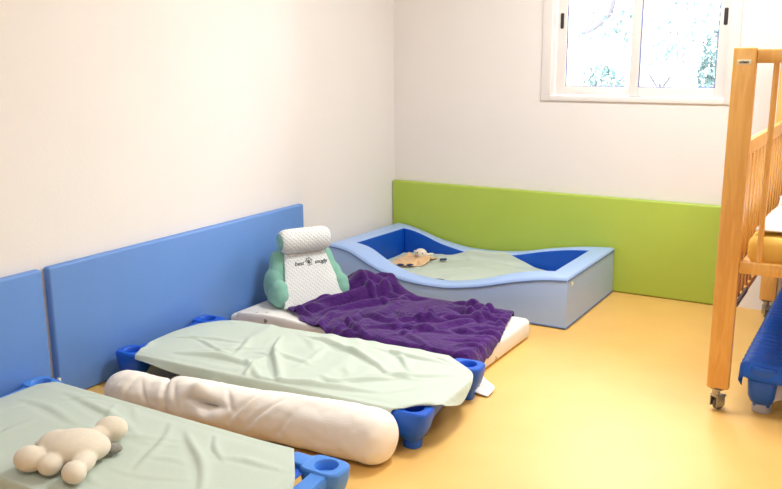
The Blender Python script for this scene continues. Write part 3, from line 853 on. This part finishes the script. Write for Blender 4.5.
for x in (BX0, BX1-PW):
    for y in (BY0, BY1-PD):
        p = bb('post', (x, y, .096), (x+PW, y+PD, 1.418), .007); posts.append(p)
        castor(p, x+PW/2-.005, y+PD/2, 2.6 if y < -1 else .5)
# maker's label on the near left post
p = posts[0]
lb = box('sticker', (-.024, -PD/2-.0016, .600), (.024, -PD/2+.0, .618), 'label', p, .0004); tag(lb, 'small white maker label with dark text')
text_mesh('sticker_text', 'utisan', .014, 'ink', lb, Matrix.Translation((0, -PD/2-.0018, .609)) @ Matrix.Rotation(PI/2, 4, 'X'), .0002, bold=.0005)
for zz in (.56, -.36): cyl('bolt_cap', (0, -PD/2-.001, zz-.0), (0, -PD/2+.003, zz), .0035, 'wood', p, n=12)
for y in (BY0+.004, BY1-PD+.004):
    bb('top_rail', (BX0+PW, y, 1.362), (BX1-PW, y+.028, 1.412))
    bb('bottom_rail', (BX0+PW, y, .575), (BX1-PW, y+.028, .622))
    for x in np.linspace(BX0+PW+.066, BX1-PW-.066, 6):
        cx = Vector((x, y+.014, 0))-bd.location
        o = cyl('bar', (0, 0, -.371), (0, 0, .371), .0105, 'wood', bd, n=14); o.location = (cx.x, cx.y, .992)
for x in (BX0+.047, BX1-.047-.022):
    bb('side_rail', (x-.002, BY0+PD, 1.015), (x+.024, BY1-PD, 1.072))
    bb('side_rail', (x-.002, BY0+PD, .405), (x+.024, BY1-PD, .435))
    for y in np.arange(BY0+PD+.045, BY1-PD-.02, .098):
        bb('slat', (x+.005, y, .43), (x+.017, y+.052, 1.018), .002, 'wood_plain')
bb('mattress_board', (BX0+PW-.006, BY0+.034, .588), (BX1-PW+.006, BY1-.040, .600), .001)
# metal support bracket under the rail (grey)
br = bb('support_bracket', (BX0+.074, BY0+.05, .43), (BX0+.084, BY0+.30, .45), .001, 'rubber'); tag(br, 'grey metal bracket')
# latch loop on far post
lp = link('latch_loop', tube_path([(-.012, 0, -.04), (-.012, 0, .01), (-.008, 0, .022), (0, 0, .027), (.008, 0, .022), (.012, 0, .01), (.012, 0, -.04)], [.0028]*7, 8), 'dark', bd)
lp.location = Vector((BX0+.055, BY1-PD-.008, .86))-bd.location
tag(lp, 'dark wire loop')

# bed mattress in yellow, and bedding
by = empty('bed_mattress', (2.74, -.83, .601)); tag(by, 'yellow covered mattress inside the wooden cot bed', 'mattress')
n, k = 70, 20; V = []; F = []
def ymat():
    bm = bm_box(bm_new(), (-.272, -.675, .0), (.272, .675, .115), .035, 5)
    bmesh.ops.subdivide_edges(bm, edges=[e for e in bm.edges if e.calc_length() > .08], cuts=24, use_grid_fill=True)
    for v in bm.verts:
        d = .006*noise.noise(v.co*14)+.004*math.sin(v.co.x*60)*(1 if abs(v.co.y) > .62 else 0)+.004*math.sin(v.co.y*55)*(1 if abs(v.co.x) > .25 else 0)
        v.co += v.co.normalized()*d
        v.co.z = max(v.co.z, .0)
    o = link('fitted_cover', mesh_of(bm), 'yellow', by)
ymat()
def hf_b(x, y):
    return .601+sbox(x, y, 2.475, 3.005, -1.48, -.16, .122, .01) + .10*np.exp(-(((x-2.78)/.17)**2+((y+1.15)/.26)**2)) + .07*np.exp(-(((x-2.75)/.14)**2+((y+.72)/.2)**2))
P = drape(28, 40, patch([(0, 2.505), (1, 2.50)], [(0, 2.97), (1, 2.97)], [(0, -1.462), (1, -1.45)], [(0, -.35), (1, -.38)]), hf_b, seed=61, slack=1.08, amp=.02, steps=120, freqs=(2, 5, 9), t=.008, jit=.004)
P = folds(refine(P, 3), (), 50, 6, .9, .9, (.12, .4), (.010, .022), (.006, .018), curve=.6)
bl = cloth_obj('bed_quilt', P, 'white_cloth', .008); tag(bl, 'crumpled white quilt heaped on the yellow mattress of the wooden bed', 'quilt')

# cots stored under the bed
for i, (z, pm, lab) in enumerate(((0, 'cot_blue', 'lower stacking cot with grey feet on the floor under the wooden bed'), (.050, 'cot_blue', 'upper royal blue stacking cot with ribbed canvas under the wooden bed'))):
    c = make_cot('stacking_cot', 1.46, .60, pm, lab, 'cot_canvas' if i else 'tube', ribs=bool(i), foot=None if i else 'grey_plastic', bar=None if i else 'grey_plastic')
    c.location = (2.80, -.80, z); c.rotation_euler.z = PI/2

# ============================================================ luminaires and light
for i, (x, y) in enumerate(((1.95, -1.5), (3.55, -1.5), (1.95, -4.4), (3.55, -4.4))):
    e = empty('ceiling_light', (x, y, RZ-.05)); tag(e, 'square flush ceiling light panel', 'ceiling light', 'ceiling lights out of view')
    box('housing', (-.32, -.32, .012), (.32, .32, .0495), 'frame', e, .004)
    d = box('diffuser', (-.29, -.29, 0), (.29, .29, .0115), 'frame', e, .002)
    la = bpy.data.lights.new('panel_lamp', 'AREA'); la.shape = 'SQUARE'; la.size = .56; la.energy = (50, 22, 15, 3)[i]; la.color = (.86, .94, 1.0)
    lo = bpy.data.objects.new('panel_lamp', la); C.objects.link(lo); lo.parent = e; lo.location = (0, 0, -.006)

w = bpy.data.worlds.new('sky'); SC.world = w; w.use_nodes = True
bg = w.node_tree.nodes['Background']; bg.inputs[0].default_value = (.93, .97, 1.0, 1); bg.inputs[1].default_value = 20
po = bpy.data.lights.new('window_portal', 'AREA'); po.shape = 'RECTANGLE'; po.size = 1.0; po.size_y = 1.0; po.cycles.is_portal = True
pq = bpy.data.objects.new('window_portal', po); C.objects.link(pq); pq.location = (1.59, .16, 1.65); pq.rotation_euler = (-PI/2, 0, 0)

# ============================================================ camera
cam = bpy.data.cameras.new('camera'); co = bpy.data.objects.new('camera', cam); C.objects.link(co)
yaw, pit, rol = .540077729, .22091808, -.00639027
cam.sensor_width = 36; cam.lens = 844.94538*36/782
f = Vector((-math.sin(yaw)*math.cos(pit), math.cos(yaw)*math.cos(pit), -math.sin(pit)))
r = Vector((math.cos(yaw), math.sin(yaw), 0)); u = r.cross(f)
c, s = math.cos(rol), math.sin(rol)
r2 = c*r+s*u; u2 = -s*r+c*u
co.matrix_world = Matrix(((r2.x, u2.x, -f.x, 2.91931621), (r2.y, u2.y, -f.y, -4.92238669), (r2.z, u2.z, -f.z, 1.4), (0, 0, 0, 1)))
cam.clip_start = .05
SC.camera = co
SC.view_settings.view_transform = 'Standard'; SC.view_settings.look = 'None'; SC.view_settings.gamma = 1
SC.view_settings.use_curve_mapping = False
SC.view_settings.exposure = 0.2
